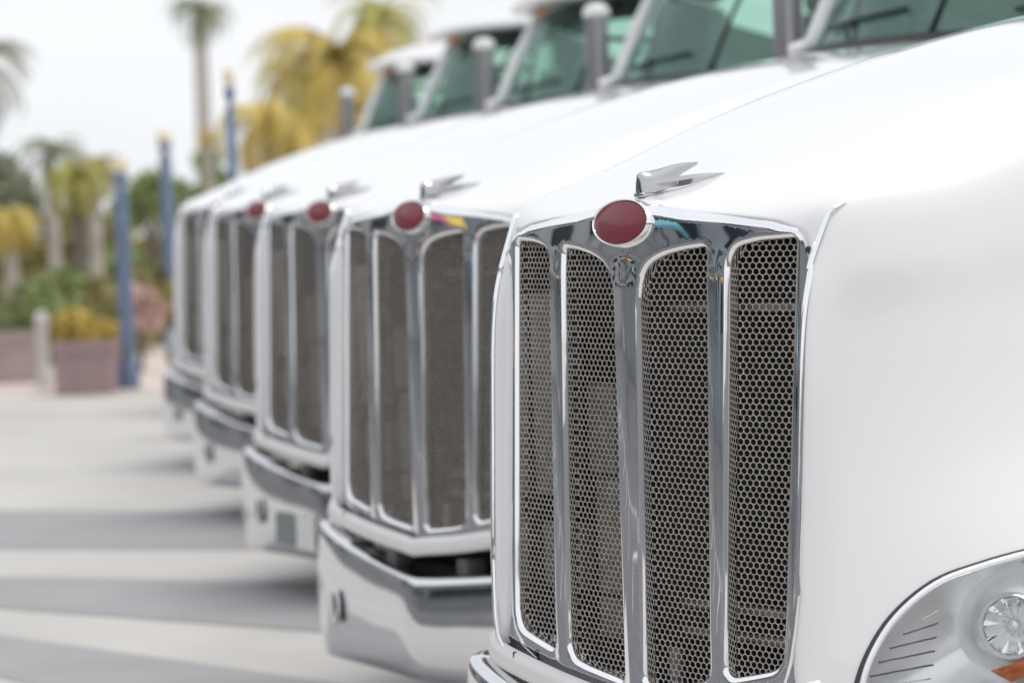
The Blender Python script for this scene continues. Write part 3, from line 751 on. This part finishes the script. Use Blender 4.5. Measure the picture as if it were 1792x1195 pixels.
leafy('tree', gp(-5, 70), 3.3, [(-.2, 0, 2.4, .8), (.4, .2, 2.0, .7), (0, .3, 1.5, .8)], m_dk, 'loose dark grey-green tree low at the left edge', seed=21, n=900, ls=.16)
leafy('tree', gp(262, 60), 2.6, [(0, 0, 2.0, .45), (.5, .2, 1.8, .5), (-.4, -.2, 1.7, .4)], m_gr, 'green tree between the two near blue posts', seed=22, n=900, ls=.13)
leafy('tree', gp(365, 80), 3.0, [(0, 0, 2.7, .4), (.2, .2, 2.1, .5), (-.3, .1, 1.8, .5)], m_gr, 'green tree at the foot of the tall slim palm', seed=23, n=800, ls=.14)
SH = [(55, 36, .50, 1.0, m_gr, 'bright green shrub behind the white bollard'), (105, 40, .45, 1.1, m_gr, 'bushy green shrub left of the dark palm trunk'), (15, 42, .5, .9, m_ol, 'olive shrub at the left edge'),
      (175, 38, .45, .95, m_ol, 'olive shrub right of the dark palm trunk'), (255, 40, .5, 1.05, m_ol, 'olive shrub between the blue posts'), (205, 48, .55, 1.2, m_gr, 'green shrub behind the first blue post'), (300, 44, .5, 1.0, m_ol, 'olive shrub beside the farthest truck grille'), (120, 33.5, .28, .72, m_py, 'orange-yellow flowers over the mauve planter')]
for i, (px, d, r, h, m, lab) in enumerate(SH):
    b = gp(px, d)
    leafy('shrub', b, h, [(0, 0, h-r*.7, r*.8), (r*.7, .2, h-r, r*.7), (-r*.6, -.1, h-r, r*.7), (0, .3, r*.5, r*.8)], m, lab, 'shrub', .03, 800, .09, 'shrubs behind the forecourt', 40+i)
pk = mleaf('pink_bloom', (.60, .42, .37), .2)
leafy('flowering_shrub', gp(232, 34), 1.15, [(0, 0, .78, .20), (.12, .1, .6, .2)], pk, 'pink flowering shrub beside the first blue post', 'shrub', .03, 320, .08, seed=60)
# long low planting that closes the view under the palms
def hedge():
    rnd = random.Random(4); v = []; f = []
    a = gp(-120, 62); b = gp(460, 62)
    for _ in range(9000):
        t = rnd.random(); p = a.lerp(b, t)+V((rnd.uniform(-.8, .8), rnd.uniform(-.8, .8), 0)); p.z = rnd.random()**.8*(1.15+.35*math.sin(t*17)+.25*math.sin(t*41+1))
        A = V((rnd.gauss(0, 1), rnd.gauss(0, 1), rnd.gauss(0, 1))).normalized(); B = A.cross(V((rnd.gauss(0, 1), rnd.gauss(0, 1), rnd.gauss(0, 1)))).normalized(); l = .13*rnd.uniform(.6, 1.4)
        b0 = len(v); v += [p-A*l, p+B*l*.5, p+A*l, p-B*l*.5]; f.append((b0, b0+1, b0+2, b0+3))
    tag(mk('ground_cover', v, f, m_ol, smooth=False), 'olive and brown low planting along the far edge of the forecourt', 'planting', kind='stuff')
hedge()
# blue lamp posts
m_blue = mat('blue_post_paint', (.15, .205, .32), .45, coat=.3, noise=(5., .12, 3)); m_glob = mat('cream_globe', (.88, .76, .55), .3, coat=.4)
def post(px, d, py_top, r, label):
    b = gp(px, d); h = ht(py_top, d, px)
    T = empty('lamp_post', b, label=label, cat='lamp post', group='blue lamp posts')
    lathe('pole', [(r*1.5, 0), (r*1.5, .22), (r*1.1, .28), (r, .4), (r*.92, h-.34), (r*.6, h-.32), (r*.55, h-.24)], m_blue, T, 16)
    lathe('collar', [(r*.7, h-.26), (r*1.2, h-.22), (r*1.0, h-.17), (r*.5, h-.15)], m_blue, T, 16)
    lathe('globe', [(r*.5, h-.18), (r*1.0, h-.13), (r*1.15, h-.07), (r*.9, h-.015), (0, h)], m_glob, T, 16)
post(212, 31, 275, .075, 'thick blue post beside the mauve planter, lowest of the three')
post(292, 40, 228, .085, 'blue post just left of the farthest truck grille')
post(409, 25, 118, .042, 'slim blue post with a cream globe rising behind the farthest hood')
# planters, bollard
m_mauve = mat('mauve_planter', (.36, .26, .26), .8, noise=(3., .1, 4)); m_wall = mat('low_wall', (.40, .32, .31), .85, noise=(2., .12, 4)); m_soil = mat('soil', (.08, .06, .045), .95)
def planter(px, d, w, h, label, m):
    T = empty('planter', gp(px, d), YAW, label=label, cat='planter')
    o = lathe('pot', [(w*.62, 0), (w*.66, .03), (w*.70, h-.08), (w*.74, h-.07), (w*.74, h), (w*.66, h), (w*.64, h-.06), (0, h-.05)], m, T, 4, Matrix.Rotation(PI/4, 4, 'Z'), 20)
    lathe('soil', [(w*.62, h-.058), (0, h-.03)], m_soil, T, 4, Matrix.Rotation(PI/4, 4, 'Z'), 20)
planter(138, 30.6, .58, .50, 'square mauve planter left of the thick blue post', m_mauve)
planter(8, 33, .62, .52, 'mauve planter at the left edge behind the white bollard', m_wall)
lathe_b = empty('bollard', gp(62, 31.6), label='pale round bollard between the two mauve planters', cat='bollard')
m_bol = mat('pale_bollard', (.55, .52, .50), .6, noise=(4., .08, 3))
lathe('post', [(.075, 0), (.08, .05), (.07, .1), (.065, .60), (.075, .64), (.075, .68)], m_bol, lathe_b, 16); lathe('cap', [(.078, .68), (.07, .74), (.04, .78), (0, .79)], m_bol, lathe_b, 16)
# person behind the farthest truck
def person():
    b = gp(306, 24.5); T = empty('person', b, R(200), label='dark-haired person half hidden behind the farthest truck, only the head clear', cat='person')
    m_sk = mat('skin', (.50, .27, .19), .55); m_hair = mat('dark_hair', (.03, .02, .018), .7); m_top = mat('pale_top', (.45, .47, .52), .8); m_tr = mat('dark_trousers', (.05, .06, .09), .85)
    sc = 1.02/1.72
    J = dict(pel=(0, 0, .93), wst=(0, 0, 1.08), chs=(0, .01, 1.30), nk=(0, .0, 1.47), hd=(0, -.015, 1.56), tp=(0, -.01, 1.70), ls=(.17, .0, 1.40), le=(.23, .03, 1.12), lw=(.22, -.06, .88), lh=(.21, -.09, .80), rs=(-.17, .0, 1.40), re=(-.23, .03, 1.12), rw=(-.22, -.06, .88), rh=(-.21, -.09, .80), lhp=(.09, 0, .88), lk=(.10, -.02, .50), la=(.10, .02, .09), lt=(.11, -.13, .04), rhp=(-.09, 0, .88), rk=(-.10, -.02, .50), ra=(-.10, .02, .09), rt=(-.11, -.13, .04))
    rad = dict(pel=.14, wst=.125, chs=.15, nk=.055, hd=.085, tp=.07, ls=.06, le=.042, lw=.03, lh=.035, rs=.06, re=.042, rw=.03, rh=.035, lhp=.085, lk=.06, la=.042, lt=.035, rhp=.085, rk=.06, ra=.042, rt=.035)
    E = [('pel', 'wst'), ('wst', 'chs'), ('chs', 'nk'), ('nk', 'hd'), ('hd', 'tp'), ('chs', 'ls'), ('ls', 'le'), ('le', 'lw'), ('lw', 'lh'), ('chs', 'rs'), ('rs', 're'), ('re', 'rw'), ('rw', 'rh'), ('pel', 'lhp'), ('lhp', 'lk'), ('lk', 'la'), ('la', 'lt'), ('pel', 'rhp'), ('rhp', 'rk'), ('rk', 'ra'), ('ra', 'rt')]
    ks = list(J); me = bpy.data.meshes.new('body'); me.from_pydata([[q*sc for q in J[k]] for k in ks], [(ks.index(a), ks.index(b)) for a, b in E], [])
    o = bpy.data.objects.new('body', me); COL.objects.link(o); o.parent = T
    o.modifiers.new('skin', 'SKIN'); sd_ = o.modifiers.new('sub', 'SUBSURF'); sd_.levels = sd_.render_levels = 2
    for i, k in enumerate(ks):
        s = me.skin_vertices[0].data[i]; s.radius = (rad[k]*sc, rad[k]*sc); s.use_root = (k == 'pel')
    dg = bpy.context.evaluated_depsgraph_get(); me2 = bpy.data.meshes.new_from_object(o.evaluated_get(dg)); o.modifiers.clear(); o.data = me2
    for m in (m_sk, m_top, m_tr): me2.materials.append(m)
    for p in me2.polygons:
        z = p.center.z/sc; p.use_smooth = True
        p.material_index = 0 if (z > 1.44 or (abs(p.center.x)/sc > .17 and z < 1.15 and z > .7)) else (1 if z > .90 else 2)
    v = []; f = []; n = 16
    for i in range(8):
        t = i/7; a = t*PI*.62
        for k in range(n): q = 2*PI*k/n; v.append(V((.108*math.sin(a)*math.cos(q)*sc, (.012+.118*math.sin(a)*math.sin(q))*sc, (1.60+.125*math.cos(a))*sc)))
    for i in range(7):
        for k in range(n):
            if i > 4 and math.sin(2*PI*(k+.5)/n) < -.3: continue
            f.append((i*n+k, i*n+(k+1) % n, (i+1)*n+(k+1) % n, (i+1)*n+k))
    mk('hair', v, f, m_hair, T)
person()

# ---------------------------------------------------------------- behind the camera: unseen things added to give the chrome something to mirror
def building():  # unseen block added so the grille bars mirror slate grey
    T = empty('building', (-34, -34, 0), R(8), label='long slate-grey building added out of view for the chrome to reflect', cat='building')
    m_w = mat('slate_wall', (.27, .30, .325), .8, noise=(.6, .12, 4)); m_r = mat('roof_edge', (.32, .33, .34), .6); m_wn = mat('dark_window', (.03, .04, .05), .1)
    rbox('wall', (0, 0, 4.6), (60, 8, 9.2), .05, m_w, T, 1); rbox('roof', (0, 0, 9.3), (60.6, 8.6, .25), .05, m_r, T, 1)
    for k in range(28): 
        w = rbox('window', (-27+4.1*(k%14), 4.01, 2.4+3.6*(k//14)), (2.2, .08, 1.6), .02, m_wn, T, 1)
        rbox('sill', (-27+4.1*(k%14), 4.06, 1.54+3.6*(k//14)), (2.4, .16, .08), .01, m_r, w, 1)
building()
def wing():  # unseen wing added to darken the left side of the chrome
    T = empty('building', (-41, -9, 0), R(2), label='grey two-storey wing added out of view to darken the chrome reflections', cat='building')
    m_w = mat('grey_wing_wall', (.36, .37, .38), .8, noise=(.6, .12, 4)); m_r = mat('wing_roof_edge', (.30, .31, .32), .6); m_wn = mat('wing_window', (.03, .04, .05), .1)
    rbox('wall', (0, 0, 3.4), (7, 38, 6.8), .05, m_w, T, 1); rbox('roof', (0, 0, 6.9), (7.6, 38.6, .25), .05, m_r, T, 1)
    for k in range(18):
        w = rbox('window', (3.51, -17+4.2*(k % 9), 1.9+2.9*(k//9)), (.08, 2.2, 1.4), .02, m_wn, T, 1)
        rbox('sill', (3.56, -17+4.2*(k % 9), 1.16+2.9*(k//9)), (.16, 2.4, .08), .01, m_r, w, 1)
wing()
for i, (x, y, h, m, lab) in enumerate([(-26, -22, 4.5, m_gr, 'green street tree across the lane at the far end, added out of view for reflections'), (-17, -21, 5., m_dk, 'dark street tree across the lane, added out of view for reflections'), (-6, -20, 4.6, m_gr, 'green street tree across the lane nearest the camera, added out of view for reflections')]):  # unseen trees added as something for the chrome to reflect
    leafy('unseen_tree', V((x, y, 0)), h, [(0, 0, h*.75, 1.2), (.9, .3, h*.65, 1.0), (-.8, -.2, h*.62, 1.0), (.1, -.6, h*.85, .8)], m, lab, 'tree', .12, 1600, .22, seed=80+i)

# unseen parasols added to put streaks of colour in the grille crown's reflection
def parasol(x, y, h, r, col, name):
    T = empty('parasol', (x, y, 0), label=name+' market parasol added out of view for the chrome to reflect', cat='parasol', group='market parasols added for reflections')
    m = mat('parasol_'+name, col, .8); pw = M['bracket']
    lathe('pole', [(.03, 0), (.03, h)], pw, T, 8); lathe('base', [(.3, 0), (.3, .06), (.05, .1)], pw, T, 12)
    lathe('canopy', [(0, h+.05), (r*.5, h-.12), (r, h-.42), (r, h-.58), (r*.98, h-.44)], m, T, 8, None, 20)
for k, (x, y, c, nme) in enumerate([(-17.5, -13.6, (.50, .12, .28), 'pink'), (-22.5, -16.2, (.10, .34, .22), 'green'), (-20.0, -18.4, (.62, .46, .12), 'yellow'), (-12.0, -14.8, (.12, .30, .38), 'teal'), (-7.2, -15.4, (.60, .32, .14), 'orange'), (-26.5, -14.0, (.28, .18, .40), 'purple'), (-14.5, -17.0, (.52, .20, .18), 'brick red')]):
    parasol(x, y, 2.45+.1*(k % 3), 1.0, c, nme)
